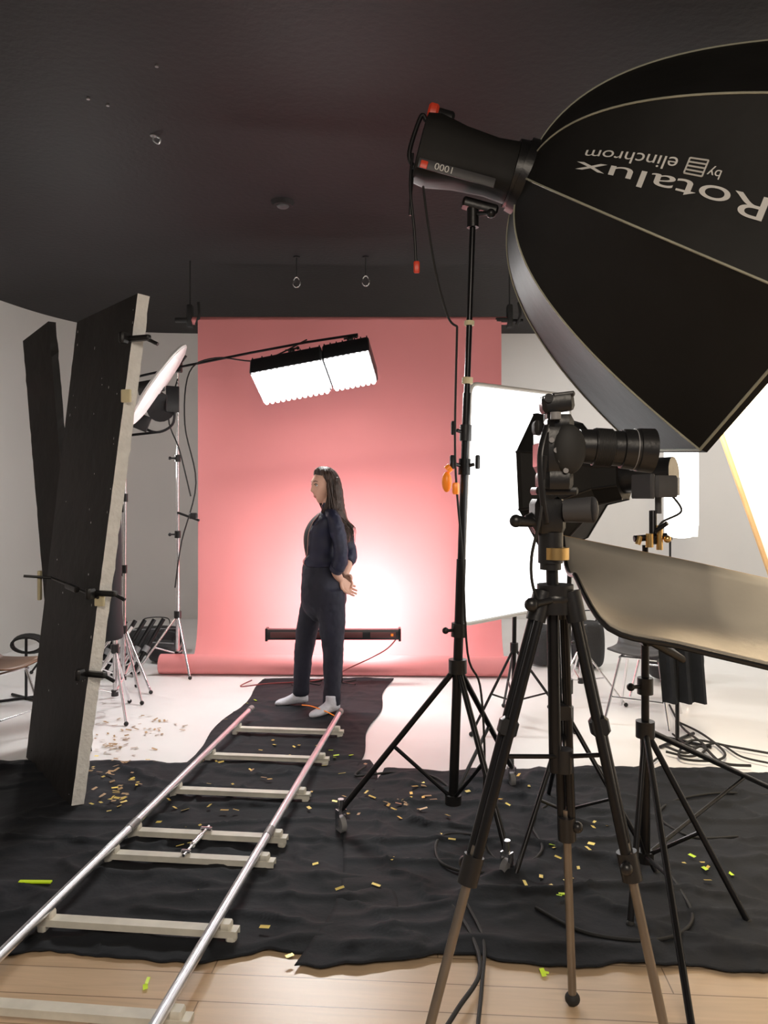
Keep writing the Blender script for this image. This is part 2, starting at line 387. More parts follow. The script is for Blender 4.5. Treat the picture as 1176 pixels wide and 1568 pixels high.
# roller stand with flash + octabox
base=V(((692-588)*3.35/F,3.35,0)); topp=at(724,338,3.35)
feet=[fl(522,1275),fl(776,1345),fl(783,1205)]
rs=lstand('roller_light_stand',base,topp,0.74,feet,rad=0.021,lowz=0.16,footz=0.10,collars=(0.335,))
for f,a in zip(feet,(30,-40,10)): caster(f,rs,a)
ax_=(topp-base)
for t,s in((0.655,1),(0.60,1),(0.60,-1)):
    q=base+ax_*t
    mk('locking_knob',comb(cyl(q-ax_.normalized()*.035,q+ax_.normalized()*.035,0.026),tube([q,q+V((-.04*s,-.02,.01))],.008),box(q+V((-.055*s,-.02,.02)),(.02,.02,.06),RZ(20),.006)),M_black,rs)
mk('orange_clip',comb(sph(at(684,738,3.33),.022,.022,.045,n=10),cyl(at(684,720,3.33),at(690,715,3.33),.018),box(at(698,748,3.30),(.03,.02,.05),None,.008)),M_orange,rs)
mk('tie',cyl(base+ax_*.83,base+ax_*.837,0.022),M_tape,rs)
mk('tie_2',cyl(base+ax_*.735,base+ax_*.745,0.024),M_tape,rs)

ring=at(800,270,3.3)
def triad(deg,yc):
    al=math.radians(deg); ax=V((math.cos(al),yc,-math.sin(al))).normalized()
    em=(V((0,0,-1))-ax*V((0,0,-1)).dot(ax)).normalized()
    en=V((0,-1,0)); en=(en-ax*en.dot(ax)-em*en.dot(em)).normalized(); return ax,em,en
axis,e_m,e_n=triad(14.5,0.04)
r=root('studio_flash_head',ring)
secs=[(-.46,.10,.085),(-.455,.135,.10),(-.40,.145,.105),(-.28,.122,.10),(-.14,.112,.095),(-.05,.12,.10),(0,.135,.12)]
rings=[]
for s,h,w in secs:
    c=ring+axis*s; k=[]
    for a in [2*math.pi*j/24 for j in range(24)]:
        ca,sa=math.cos(a),math.sin(a); p=3.5
        q=(abs(ca)**p+abs(sa)**p)**(-1/p); k.append(c+e_m*ca*q*h+e_n*sa*q*w)
    rings.append(k)
mk('housing',skin(rings),M_fab,r)
bk=ring-axis*.46
mk('handle',comb(box(bk-e_m*.155+axis*.07,(.09,.05,.05),basis(axis),.012),tube(cat([bk-e_m*.12,bk-e_m*.13-axis*.025,bk-axis*.035+e_m*.03,bk+e_m*.09]),.010)),M_black,r)
mk('end_cap',box(bk-e_m*.16+axis*.02,(.045,.07,.055),basis(axis),.01),M_red,r)
mk('mount_ring',skin([ering(ring+axis*s,e_m,e_n,q,q,32) for s,q in((-.05,.12),(-.05,.140),(.02,.145),(.02,.12))]),M_black,r)
RT2=basis(axis)
mk('label_panel',box(ring-axis*.28+e_m*.105+e_n*.1,(.33,.006,.040),RT2,.002),M_dgrey,r)
def text_geo(body):
    cu=bpy.data.curves.new('t','FONT'); cu.body=body; o=bpy.data.objects.new('t',cu); bpy.context.collection.objects.link(o)
    bpy.context.view_layer.update(); dg=bpy.context.evaluated_depsgraph_get()
    me=bpy.data.meshes.new_from_object(o.evaluated_get(dg)); vs=[v.co.copy() for v in me.vertices]; fs=[list(p.vertices) for p in me.polygons]
    bpy.data.objects.remove(o); bpy.data.curves.remove(cu)
    x0=min(v.x for v in vs);x1=max(v.x for v in vs);y0=min(v.y for v in vs);y1=max(v.y for v in vs)
    return [((v.x-x0)/(x1-x0),(v.y-y0)/(y1-y0)) for v in vs],fs
tg=text_geo('1000'); o0=ring-axis*.30+e_m*.09+e_n*.106
mk('print',([o0-axis*u*.075+e_m*v*.028 for u,v in tg[0]],tg[1]),M_white,r,False)
mk('indicator',box(ring-axis*.42+e_m*.11+e_n*.106,(.03,.006,.03),RT2,.002),M_red,r)
mk('tilt_bracket',comb(cyl(topp-V((0,0,.03)),topp+V((0,0,.06)),.026),box(topp+V((.03,0,.06)),(.16,.06,.04),basis(axis),.01),tube([topp+V((.02,-.03,.02)),topp+V((.06,-.09,.0))],.01),sph(topp+V((.065,-.1,-.005)),.02,n=8)),M_black,r)
mk('strap',tube(cat([bk+e_m*.1,at(629,300,3.25),at(628,330,3.25)]),.006),M_black,r)
mk('strap_2',tube(cat([at(632,235,3.25),at(628,285,3.24),at(634,350,3.24),at(637,400,3.24)]),.006),M_black,r)
mk('strap_tag',box(at(638,409,3.24),(.025,.012,.05),None,.005),M_red,r)
mk('power_cable',tube(cat([at(648,285,3.25),at(656,350,3.25),at(668,420,3.28),at(686,485,3.3),at(700,500,3.32)]),.005),M_rubber,r)
mk('power_cable_2',tube(cat([at(700,500,3.3),at(697,700,3.3),at(708,850,3.3),at(716,1000,3.3),at(735,1050,3.32),at(742,1150,3.3),V((0.42,3.2,0.04)),V((0.5,3.0,0.03))]),.005),M_rubber,r)

# octabox
axis,e_m,e_n=triad(21.7,0.03); R_=0.92; L=1.033
r=root('octagonal_softbox',ring)
ph=[math.radians(19+45*k) for k in range(8)]
t0=(0.13/R_)**2.5
def rib(k,t): 
    rr=R_*t**0.4; a=ph[k%8]; return ring+axis*(L*t)+(e_m*math.cos(a)+e_n*math.sin(a))*rr
def tt(i,n): return t0+(1-t0)*(i/n)**1.8
def panel(k,s,t,off=0):
    p=rib(k,t).lerp(rib(k+1,t),s); c=ring+axis*(L*t); d=(p-c); sag=1-0.035*math.sin(math.pi*s)*math.sin(math.pi*min(1,t+.1)); 
    return c+d*sag+d.normalized()*off
NS=28
g=[]
for k in range(8):
    g.append(skin([[panel(k,j/8,tt(i,NS)) for j in range(9)] for i in range(NS+1)],cap=False,closed=False))
shell=mk('fabric_shell',comb(*g),M_fab,r,angle=25)
g=[tube([rib(k,tt(i,NS))+(rib(k,tt(i,NS))-(ring+axis*L*tt(i,NS))).normalized()*.001 for i in range(NS+1)],.0045,6) for k in range(8)]
mk('rib_piping',comb(*g),M_pipe,r)
rim=[rib(k,1) for k in range(9)]
mk('rim_piping',comb(*[cyl(rim[k],rim[k+1],.006,seg=8) for k in range(8)]),M_pipe,r)
lip=[[rib(k,1)+axis*s*.03 for k in range(8)] for s in(0,1)]
mk('front_lip',skin(lip,cap=False),M_fab,r,False)
ins=[(ring+axis*(L-.01)).lerp(rib(k,1)-axis*.01,.985) for k in range(8)]
mk('diffuser',(ins,[list(range(8))]),E_oct,r,False)
mk('speed_ring',skin([ering(ring+axis*s,e_m,e_n,q,q,32) for s,q in((-.02,.10),(-.02,.155),(.02,.16),(.02,.10))]),M_black,r)
def ptext(body,ts,te,s0,s1,nm):
    vs,fs=text_geo(body)
    mk(nm,([panel(1,1-(s0+(s1-s0)*v),ts+(te-ts)*u,.004) for u,v in vs],fs),M_white,r,False)
ptext('Rotalux',0.745,0.15,0.58,0.715,'print_large')
ptext('elinchrom',0.45,0.165,0.44,0.54,'print_small')
ptext('by',0.585,0.545,0.46,0.54,'print_by')
def pq(t,s): return panel(1,1-s,t,.004)
g=[]
for k in range(5):
    s_=0.43+0.11*k/4; g.append(tube([pq(.535,s_),pq(.48,s_)],.003,4))
g+=[tube([pq(.535,.43),pq(.535,.54)],.003,4),tube([pq(.48,.43),pq(.48,.54)],.003,4)]
mk('print_logo',comb(*g),M_white,r)
light('softbox_light','AREA',ring+axis*(L+.05),axis,95,1.2,None,(1,.86,.66),r)

# ---------------- camera on tripod ----------------
Dc=2.03
def c_(px,py,dy=0): 
    p=at(px,py,Dc); p.y+=dy; return p
cx,cy=0.475,2.03
r=root('tripod',(cx,cy,0))
spz=c_(850,915).z
apex=V((c_(850,900).x,cy,spz))
fts=[V((0.06,1.84,0)),V((0.72,1.88,0)),V((0.548,2.235,0))]
for i,f in enumerate(fts):
    d=(f-apex); d2=V((d.x,d.y,0)).normalized()
    s=apex+d2*.045; e=V((f.x,f.y,.02)); k1=0.56;
    side=d.cross(V((0,0,1))).normalized()
    for o_ in(-.013,.013):
        mk('leg_%d_upper'%(i+1),cyl(s+side*o_,s.lerp(e,k1)+side*o_,.0125,seg=14),M_blackm,r)
    mk('leg_%d_lower'%(i+1),cyl(s.lerp(e,k1-.05),e,.012,seg=14),M_bronze,r)
    q=s.lerp(e,k1); dn=(e-s).normalized()
    mk('leg_%d_clamp'%(i+1),comb(cyl(q-dn*.04,q+dn*.03,.026),sph(q+side*.03-dn*.01,.016,n=8),cyl(s-dn*.02,s+dn*.06,.026),box(s.lerp(e,.27),(.05,.05,.04),basis(dn,(0.1,1,0)),.01)),M_black,r)
    mk('leg_%d_foot'%(i+1),sph((f.x,f.y,.02),.022,.022,.02,n=8),M_rubber,r)
    mk('leg_%d_strut'%(i+1),cyl(V((cx,cy,spz-.42)),s.lerp(e,.33),.006),M_blackm,r)
mk('spider',comb(cyl(apex-V((0,0,.04)),apex+V((0,0,.035)),.048),sph(apex,.05,.05,.03)),M_black,r)
mk('center_column',cyl(apex-V((0,0,.46)),c_(845,845),.016),M_blackm,r)
mk('column_collar',comb(cyl(V((cx-.0,cy,spz-.46)),V((cx,cy,spz-.40)),.024),tube([apex+V((0,-.03,.0)),apex+V((-.07,-.06,-.01))],.009),sph(apex+V((-.075,-.062,-.01)),.018,n=8)),M_black,r)
mk('head_pan_base',comb(cyl(c_(843,862),c_(843,815),.033),cyl(c_(843,872),c_(843,860),.028)),M_black,r)
mk('head_brass_ring',comb(cyl(c_(850,856,-.01),c_(850,838,-.01),.034,seg=24)),M_brass,r)
mk('head_yoke',comb(box(c_(838,790),(.085,.07,.09),RZ(10),.014),box(c_(848,752),(.11,.09,.02),None,.006),cyl(c_(812,805),c_(862,775),.03)),M_black,r)
mk('head_friction_knob',comb(cyl(c_(862,782,-.02),c_(900,780,-.05),.030,.034,20),sph(c_(900,780,-.05),.012,.034,.034,n=10)),M_dgrey,r)
mk('head_lock_lever',comb(tube([c_(815,800,-.02),c_(786,797,-.04)],[.012,.016]),sph(c_(786,797,-.04),.017,n=8)),M_black,r)
r=root('dslr_camera',c_(848,690))
mk('body',comb(box(c_(848,690,0),(.085,.145,.115),RZ(0),.014),box(c_(848,735,0),(.075,.14,.05),None,.012),box(c_(856,650,0),(.07,.07,.05),None,.016)),M_black,r)
mk('hand_grip',sph(c_(862,690,-.06),.045,.03,.065,n=12),M_rubber,r)
mk('eyepiece',comb(box(c_(822,655,0),(.02,.05,.035),None,.008)),M_rubber,r)
mk('rear_screen',box(c_(822,697,0),(.006,.085,.06),None,.002),M_glass,r)
g=[cyl(c_(845,645,-.045),c_(845,634,-.045),.014),cyl(c_(850,645,.05),c_(850,632,.05),.02)]
for k in range(5): g.append(cyl(c_(828+k*7,662+k*15,-.074),c_(828+k*7,662+k*15,-.078),.007,seg=10))
mk('dials',comb(*g),M_grey,r)
lc=V((1,0,-.07)).normalized()
l0=c_(878,682,0)
def lr(s,q): return ering(l0+lc*s,V((0,1,0)),lc.cross(V((0,1,0))),q,q,36)
LP=[(-.01,.036),(.0,.040),(.012,.040),(.013,.044),(.05,.046),(.052,.049),(.10,.049),(.102,.046),(.125,.047),(.127,.052),(.165,.054),(.168,.057),(.208,.059),(.209,.05)]
mk('lens_barrel',skin([lr(s,q) for s,q in LP]),M_black,r)
g=[]
for s in [.056+.004*k for k in range(11)]: g.append(skin([lr(s,.0495),lr(s,.0507),lr(s+.002,.0507),lr(s+.002,.0495)]))
mk('zoom_grip',comb(*g),M_rubber,r)
mk('marking_ring',skin([lr(.157,.0535),lr(.157,.0552),lr(.159,.0555),lr(.159,.0535)]),M_grey,r)
mk('front_glass',skin([lr(.2095,.049),lr(.212,.001)]),M_glass,r)
Rb=basis(V((1,0,.12)))
mk('flash_trigger',comb(box(c_(852,618,0),(.085,.06,.045),Rb,.01),box(c_(860,606,0),(.06,.055,.014),Rb,.005),box(c_(845,634,0),(.03,.03,.03),None,.004),cyl(c_(836,612,-.03),c_(836,612,-.036),.012)),M_black,r)
mk('strap',comb(tube(cat([c_(828,655,-.075),c_(815,700,-.1),c_(818,760,-.1),c_(826,800,-.09),c_(822,750,-.07),c_(824,700,-.08)]),.008,flat=.3)),M_black,r)
mk('remote_cable',tube(cat([c_(825,735,-.07),c_(816,790,-.1),c_(805,850,-.08),c_(812,900,-.05),c_(836,940,-.03)]),.004),M_rubber,r)

# ---------------- black softbox on its stand ----------------
sb=at(880,735,3.3)
r=root('black_softbox',(sb.x,3.3,0))
lstand('',(sb.x-.06,3.25,0),(sb.x-.02,3.28,1.5),0.56,[V((.50,2.95,0)),V((1.06,2.98,0)),V((.8,3.75,0))],rad=.016,rt=r)
axb=V((-.75,.6,-.05)).normalized(); u,v=frame(axb)
rg=[]
for s,q in((-.22,.04),(-.22,.10),(-.12,.12),(.0,.27),(.1,.31),(.12,.31)):
    rg.append([sb+axb*s+(u*math.cos(a)+v*math.sin(a))*q for a in [math.radians(22.5+45*k) for k in range(8)]])
mk('shell',skin(rg,cap=False),M_fab,r,angle=10)
mk('diffuser',(rg[-1],[list(range(8))]),E_glow,r,False)
mk('flash_body',cyl(sb-axb*.42,sb-axb*.2,.065,.07,20),M_black,r)
mk('ribs',comb(*[tube([rg[i][k] for i in range(1,6)],.005,6) for k in range(8)]),M_black,r)

# ---------------- diffusion scrim ----------------
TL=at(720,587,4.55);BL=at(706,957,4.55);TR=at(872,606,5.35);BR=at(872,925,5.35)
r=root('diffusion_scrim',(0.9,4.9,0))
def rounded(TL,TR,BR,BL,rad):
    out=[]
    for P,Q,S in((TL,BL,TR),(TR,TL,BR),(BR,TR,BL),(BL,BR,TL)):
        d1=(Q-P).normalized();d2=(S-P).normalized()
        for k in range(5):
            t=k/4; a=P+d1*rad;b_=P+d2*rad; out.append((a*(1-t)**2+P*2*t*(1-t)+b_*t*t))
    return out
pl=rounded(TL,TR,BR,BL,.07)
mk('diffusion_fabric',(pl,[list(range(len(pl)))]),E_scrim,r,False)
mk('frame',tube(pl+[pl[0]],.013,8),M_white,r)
nb=(TR-TL).cross(BL-TL).normalized(); 
if nb.y<0: nb=-nb
mid=(BL+BR)*.5+nb*.05; mt=(TL+TR)*.5+nb*.05
lstand('',(mid.x,mid.y,0),mt,0.5,[V((mid.x-.3,mid.y-.25,0)),V((mid.x+.35,mid.y-.2,0)),V((mid.x,mid.y+.4,0))],rad=.014,rt=r)

# ---------------- reflector tray at right + stand ----------------
r=root('studio_reflector',(0.96,2.6,0))
top=[at(862,822,2.75),at(960,842,2.75),at(1060,862,2.72),(at(1176,888,2.70)),at(1290,912,2.68)]
bot=[at(880,880,2.5),at(932,962,2.32),at(1040,990,2.28),at(1176,1022,2.24),at(1300,1052,2.2)]
top=cat(top,5);bot=cat(bot,5); rings=[]
for a,b_ in zip(top,bot):
    row=[]
    for k in range(13):
        t=k/12; p=a.lerp(b_,t); p=p+V((0,.02,-.05))*math.sin(math.pi*t); row.append(p)
    rings.append(row)
o=mk('reflective_panel',skin(rings,cap=False,closed=False),M_refl,r,angle=180)
s_=o.modifiers.new('t','SOLIDIFY'); s_.thickness=.006; s_.offset=-1
mk('rim',comb(tube([q[-1] for q in rings],.009,8),tube(rings[0],.008,8)),M_black,r)
mk('rim_upper',tube([q[0] for q in rings],.006,8),M_tan,r)
stb=V((.965,2.84,0))
lstand('',stb,V((.965,2.84,1.30)),.62,[fl(1146,1420),fl(965,1422),fl(1240,1240),fl(1062,1600)],rad=.018,collars=(.6,),rt=r)
mk('reflector_arm',comb(tube([V((.965,2.84,.98)),V((.97,2.5,.95)),rings[7][9]+V((0,0,-.03))],.012),box(V((.965,2.80,.98)),(.07,.08,.08),None,.015)),M_black,r)
q=at(1008,745,2.84)
mk('flash_box',comb(box(q,(.095,.12,.08),RZ(15),.01),box(q+V((-.06,-.01,0)),(.02,.13,.09),RZ(15),.006),cyl(q+V((0,0,-.04)),q+V((0,0,-.1)),.012)),M_dgrey,r)
mk('flash_face',box(q+V((.05,.01,0)),(.01,.10,.065),RZ(15),.003),M_white,r)
q2=at(1000,825,2.82)
mk('bracket',comb(cyl(q+V((-.02,0,-.09)),q2+V((0,0,-.02)),.014),tube([q2+V((-.07,0,.0)),q2+V((.05,0,.01))],.012),tube([q2+V((.0,-.03,.03)),q2+V((.03,-.06,.06))],.008)),M_blackm,r)
mk('brass_fittings',comb(cyl(q2+V((.02,-.01,-.04)),q2+V((.02,-.01,.05)),.012),cyl(q2+V((-.02,-.02,-.03)),q2+V((-.02,-.02,.02)),.014),sph(q2+V((.045,-.02,0)),.014,n=8),cyl(q2+V((-.06,-.01,-.02)),q2+V((-.05,-.01,.01)),.01)),M_brass,r)
mk('sync_cable',tube(cat([q+V((.04,-.02,-.03)),q+V((.07,-.04,-.09)),q+V((.0,-.04,-.13)),q2+V((.0,-.03,.02))]),.004),M_rubber,r)

# bounce board at far right
TLb=at(1078,590,4.0);BLb=at(1200,938,4.0);TRb=TLb+V((1.5,-.25,.1));BRb=BLb+V((1.3,-.25,.1))
r=root('white_bounce_board',(2.4,4.0,0))
pl=[TLb,TRb,BRb,BLb]; nb=V((-.15,-.95,.1)).normalized()
mk('board',(pl+[p-nb*.02 for p in pl],[[0,1,2,3],[7,6,5,4],[0,1,5,4],[1,2,6,5],[2,3,7,6],[3,0,4,7]]),mat('bounce_white',(.9,.82,.70),.6,var=.03),r,False)
mk('edge_frame',comb(*[cyl(pl[i],pl[(i+1)%4],.014,seg=8) for i in range(4)]),M_tan,r)
mp_=(TRb+BLb)*.5
lstand('',(mp_.x,mp_.y+.12,0),(mp_.x,mp_.y+.06,mp_.z+.1),.5,[V((mp_.x-.35,mp_.y-.2,0)),V((mp_.x+.35,mp_.y-.2,0)),V((mp_.x,mp_.y+.5,0))],rt=r)

# glowing box added in place of the hot spot on the back right wall
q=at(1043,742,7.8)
r=root('wall_hotspot_glow',(q.x,q.y,0))
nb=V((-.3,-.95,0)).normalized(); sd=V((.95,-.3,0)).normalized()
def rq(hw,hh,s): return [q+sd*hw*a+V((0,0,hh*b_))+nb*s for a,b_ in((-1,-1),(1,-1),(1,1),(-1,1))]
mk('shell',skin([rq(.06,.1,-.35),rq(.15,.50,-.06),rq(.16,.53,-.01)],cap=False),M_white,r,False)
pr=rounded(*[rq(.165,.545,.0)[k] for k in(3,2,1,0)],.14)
mk('diffuser',(pr,[list(range(len(pr)))]),E_glow,r,False)
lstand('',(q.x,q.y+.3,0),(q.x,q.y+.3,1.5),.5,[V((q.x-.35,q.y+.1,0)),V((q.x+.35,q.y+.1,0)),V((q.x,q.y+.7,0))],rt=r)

# ---------------- LED panels on boom ----------------
wdir=V((.97,-.12,.16)).normalized(); nrm=V((.12,-.60,-.80)); nrm=(nrm-wdir*nrm.dot(wdir)).normalized(); hd=nrm.cross(wdir).normalized()
RL=axes(wdir,hd,nrm)
bs=V((at(272,560,6.5).x,6.5,0))
r=root('led_panel_light',bs)
for i,(cc,w) in enumerate(((at(446,586,6.0),.54),(at(537,568,6.0),.34))):
    hh=.32
    mk('housing_%d'%(i+1),box(cc-nrm*.085,(w+.03,hh+.03,.15),RL,.012),M_black,r)
    mk('fins_%d'%(i+1),comb(*[box(cc-nrm*.17+wdir*(w*(k/7-.5)),(.008,hh,.03),RL) for k in range(8)]),M_blackm,r)
    corners=[(-1,-1),(1,-1),(1,1),(-1,1)]
    o=mk('led_face_%d'%(i+1),([cc+wdir*w/2*a+hd*hh/2*b_+nrm*.004 for a,b_ in corners],[[0,1,2,3]]),E_led,r,False)
    uv=o.data.uv_layers.new(name='UVMap'); nxb=12 if i==0 else 8; nyb=7
    for lp in o.data.loops:
        a,b_=corners[lp.vertex_index]; uv.data[lp.index].uv=((a+1)/2*nxb,(b_+1)/2*nyb)
    g=[]
    for kx in range(nxb):   # domed lamp cups along the lower edge
        p=cc+wdir*w*((kx+.5)/nxb-.5)+nrm*.012
        for sgb in(-1,1): g.append(sph(p+hd*sgb*(hh/2-.005),.017,n=6))
    mk('led_cups_%d'%(i+1),comb(*g),emat('led_cup_glow_%d'%(i+1),(1,.98,.95),6),r)
    up=cc-nrm*.16+V((0,0,.04))
    mk('yoke_%d'%(i+1),comb(tube([up,up+V((0,0,.09))],.012),box(up+V((0,0,.09)),(.05,.04,.05),None,.01),tube([up+V((-.05,0,.1)),up+V((.05,0,.12))],.008),sph(up+V((.05,0,.12)),.015,n=8)),M_black,r)
bm_=[at(205,578,6.45),at(275,562,6.45),at(385,540,6.3),at(470,524,6.15),at(548,512,6.1)]
lstand('',bs,at(272,562,6.5),.48,[bs+V((-.3,-.2,0)),bs+V((.18,-.3,0)),bs+V((-.02,.4,0))],rad=.016,material=M_chrome,rt=r)
mk('boom_arm',tube(bm_,.010),M_blackm,r)
mk('boom_clamp',comb(box(at(272,562,6.48),(.07,.07,.09),None,.01),tube([at(272,562,6.44),at(285,545,6.4)],.01)),M_black,r)
mk('cable',comb(tube(cat([at(470,520,6.12),at(400,552,6.2),at(330,548,6.35),at(290,570,6.4),at(283,650,6.4),at(300,740,6.45),at(278,830,6.45),at(268,900,6.45)]),.006),tube(cat([at(272,580,6.4),at(258,640,6.4),at(275,690,6.4),at(292,760,6.4)]),.006)),M_rubber,r)
mk('side_arm',comb(tube([at(272,785,6.45),at(305,797,6.4)],.01),box(at(296,790,6.4),(.07,.03,.05),None,.01)),M_black,r)

# left: barndoor lamp on stand + round reflector
q=at(240,622,5.9)
r=root('barndoor_lamp',(q.x-.3,6.0,0))
mk('lamp_body',comb(cyl(q+V((-.05,.1,.05)),q+V((.05,-.05,-.02)),.09,.11,20),box(q+V((.13,-.03,.05)),(.1,.02,.2),RZ(30),.005),box(q+V((-.02,-.08,.14)),(.2,.02,.1),basis((1,.1,.2)),.005),box(q+V((-.12,-.05,-.12)),(.16,.02,.12),basis((1,.1,-.4)),.005)),M_black,r)
mk('yoke',tube(cat([q+V((-.14,0,0)),q+V((-.12,0,-.14)),q+V((0,0,-.2)),q+V((.12,0,-.14)),q+V((.14,0,0))]),.01),M_blackm,r)
lstand('',(q.x-.3,6.0,0),(q.x-.28,5.98,1.98),.5,[V((q.x-.6,5.8,0)),V((q.x,5.75,0)),V((q.x-.3,6.4,0))],rad=.015,material=M_chrome,rt=r)
mk('arm',tube([V((q.x-.28,5.98,1.95)),q+V((0,0,-.2))],.01),M_blackm,r)
q=at(241,590,5.55); ma=(at(283,527,5.5)-at(199,652,5.6)).normalized(); nn_=ma.cross(V((-.16,1,0.1))).normalized(); mb=nn_.cross(ma).normalized()
r=root('round_reflector',(q.x,q.y,0))
mk('disc',skin([ering(q+nn_*s,ma,mb,a,a,40) for s,a in((-.012,.3),(-.012,.345),(.012,.345),(.03,.2),(.035,.01))]),mat('disc_white',(.80,.80,.80),.6),r)
mk('hoop',tube([q+ma*.35*math.cos(a)+mb*.35*math.sin(a) for a in [2*math.pi*k/40 for k in range(41)]],.009,8),M_white,r)
jb=V((q.x-.28,5.65,0))
lstand('',jb,V((q.x-.26,5.65,2.1)),.5,[jb+V((-.25,-.15,0)),jb+V((.2,-.2,0)),jb+V((0,.3,0))],rad=.012,material=M_chrome,rt=r)
mk('arm',tube([V((q.x-.26,5.65,2.08)),q],.009),M_blackm,r)

# dark drape added as stand-in for the person behind the boards
q=V((at(176,790,5.2).x-.0,5.2,0))
rt=lstand('drape_stand',q,q+V((0,0,1.45)),.45,[q+V((-.25,-.2,0)),q+V((.16,-.25,0)),q+V((0,.3,0))],rad=.014,material=M_chrome)
mk('person_drape',hloft([(q.x-.05,q.y,1.42,.02,.03),(q.x-.06,q.y,1.36,.09,.1),(q.x-.06,q.y,1.1,.10,.12),(q.x-.05,q.y,.8,.085,.12),(q.x-.05,q.y,.55,.10,.13),(q.x-.05,q.y,.52,.09,.12)]),M_shirt,rt)

# ---------------- light bar lighting the backdrop ----------------
r=root('light_bar',(-.4,6.05,0))
a=at(409,971,6.05);b_=at(612,971,6.05); b_.z=a.z
mk('housing',box((a+b_)*.5,((b_-a).length,.07,.08),None,.01),M_black,r)
mk('grille',comb(*[box(a.lerp(b_,(k+.5)/4)+V((0,-.037,0)),(.2,.006,.045),None,.002) for k in range(4)]),mat('grille_red',(.10,.03,.03),.5),r)
mk('end_plates',comb(box(a,(.02,.09,.1),None,.004),box(b_,(.02,.09,.1),None,.004)),M_blackm,r)
mk('marker',box(b_+V((-.06,-.04,0)),(.02,.004,.02)),M_orange,r)
g=[]
for p in(a.lerp(b_,.3),a.lerp(b_,.56)):
    g+=[cyl(V((p.x,p.y,p.z)),V((p.x,p.y,.02)),.010),cyl(V((p.x-.11,p.y-.08,.012)),V((p.x+.11,p.y+.08,.012)),.009),cyl(V((p.x-.11,p.y+.08,.012)),V((p.x+.11,p.y-.08,.012)),.009)]
mk('floor_stand',comb(*g),M_blackm,r)
mk('power_cable',tube(cat([b_+V((-.02,0,-.03)),b_+V((-.12,-.05,-.12)),V((-.25,6.0,.15)),V((-.5,5.95,.06)),V((-.9,5.95,.03)),V((-1.1,5.9,.02)),V((-1.05,6.1,.02))]),.005),mat('red_cable',(.25,.04,.04),.5),r)
light('bar_lamp_wide','AREA',(a+b_)*.5+V((0,.05,.02)),(0,.9,.45),12,.95,.05,(1,.95,.95),r)
light('bar_lamp_spot','AREA',V((-.12,6.12,.45)),(0,1,.25),15,.2,.12,(1,.97,.97),r)

# ---------------- woman ----------------
base=fl(495,1087); Dw=base.y; k_=Dw/F
def W(px,py,y=0): return V(((px-588)*k_,Dw+y,(1087-py)*k_))
r=root('woman',base)
def row(px0,px1,py,hy,y=0):
    c=W((px0+px1)/2,py,y); return (c.x,c.y,c.z,(px1-px0)/2*k_,hy)
pel=hloft([row(468,517,858,.118),row(464,520,868,.130),row(462,526,885,.152),row(461,530,902,.165),row(461,530,920,.160),row(468,524,938,.12),row(480,514,950,.06)],32)
fleg=hloft([row(465,505,900,.085,.08),row(459,500,925,.088,.085),row(454,492,950,.08,.09),row(450,483,977,.07,.095),row(448,478,1005,.063,.1),row(447,473,1040,.06,.1),row(446,472,1066,.062,.1),row(447,471,1071,.058,.1)],24)
nleg=hloft([row(487,529,900,.09,-.08),row(487,530,925,.092,-.085),row(489,530,950,.085,-.09),row(493,528,977,.075,-.09),row(496,527,1005,.068,-.09),row(497,524,1040,.064,-.09),row(496,523,1068,.066,-.09),row(497,522,1074,.06,-.09)],24)
o=mk('trousers',comb(pel,fleg,nleg),M_trou,r); remesh(o,.008,12,.5,.016,.08)
tors=hloft([row(472,517,864,.115),row(468,518,850,.125),row(465,519,832,.14),row(466,520,815,.148),row(473,521,800,.150),row(483,520,789,.122),row(492,516,782,.065),row(495,512,776,.05)],32)
o=mk('top',tors,M_top,r); remesh(o,.008,3)
def jring(px0,px1,py,hy,o1,o2):
    c=W((px0+px1)/2,py); a=(px1-px0)/2*k_; out=[]
    for j in range(29):
        th=math.radians(180+o1+(360-o1-o2)*j/28); out.append(V((c.x+a*math.cos(th),c.y+hy*math.sin(th),c.z)))
    return out
jr=[jring(464,521,864,.132,40,40),jring(459,523,857,.142,44,42),jring(463,520,848,.140,52,42),jring(462,521,832,.150,57,45),jring(463,522,815,.158,58,48),jring(470,523,800,.160,58,48),jring(481,522,789,.135,58,48),jring(489,519,781,.082,55,50),jring(490,517,773,.066,50,55)]
jr2=[]
for j in range(29):
    col=cat([x[j] for x in jr],4); jr2.append(col)
o=mk('jacket',skin(jr2,cap=False,closed=False),M_navy,r,angle=180)
s_=o.modifiers.new('t','SOLIDIFY'); s_.thickness=.008; s_.offset=1
t=bpy.data.textures.new('jf','CLOUDS'); t.noise_scale=.07; d=o.modifiers.new('f','DISPLACE'); d.texture=t; d.strength=.022; d.mid_level=.5
mk('jacket_zip',comb(tube([p+V((-.006,-.010,0)) for p in jr2[0]],.003,6),),M_zip,r)
mk('jacket_hem',tube([x[0] for x in jr2][1:-1],.010,8),M_navy,r)
mk('jacket_collar',tube([x[-1]+V((0,0,.004)) for x in jr2][1:-1],.011,8),M_navy,r)
def sleeve(pts,rs,nm):
    o=mk(nm,tube(cat(pts,5),rs,18),M_navy,r); remesh(o,.007,4,.5,.020,.06)
sleeve([W(503,786,-.075),W(510,791,-.118),W(516,803,-.148),W(521,822,-.165),W(524,842,-.180),W(522,859,-.165),W(518,866,-.15)],[.036,.050,.054,.051,.049,.053,.049],'sleeve_near')
sleeve([W(504,786,.075),W(512,791,.118),W(519,803,.148),W(527,822,.165),W(533,842,.180),W(534,856,.15),W(531,862,.13)],[.036,.050,.054,.051,.049,.05,.046],'sleeve_far')
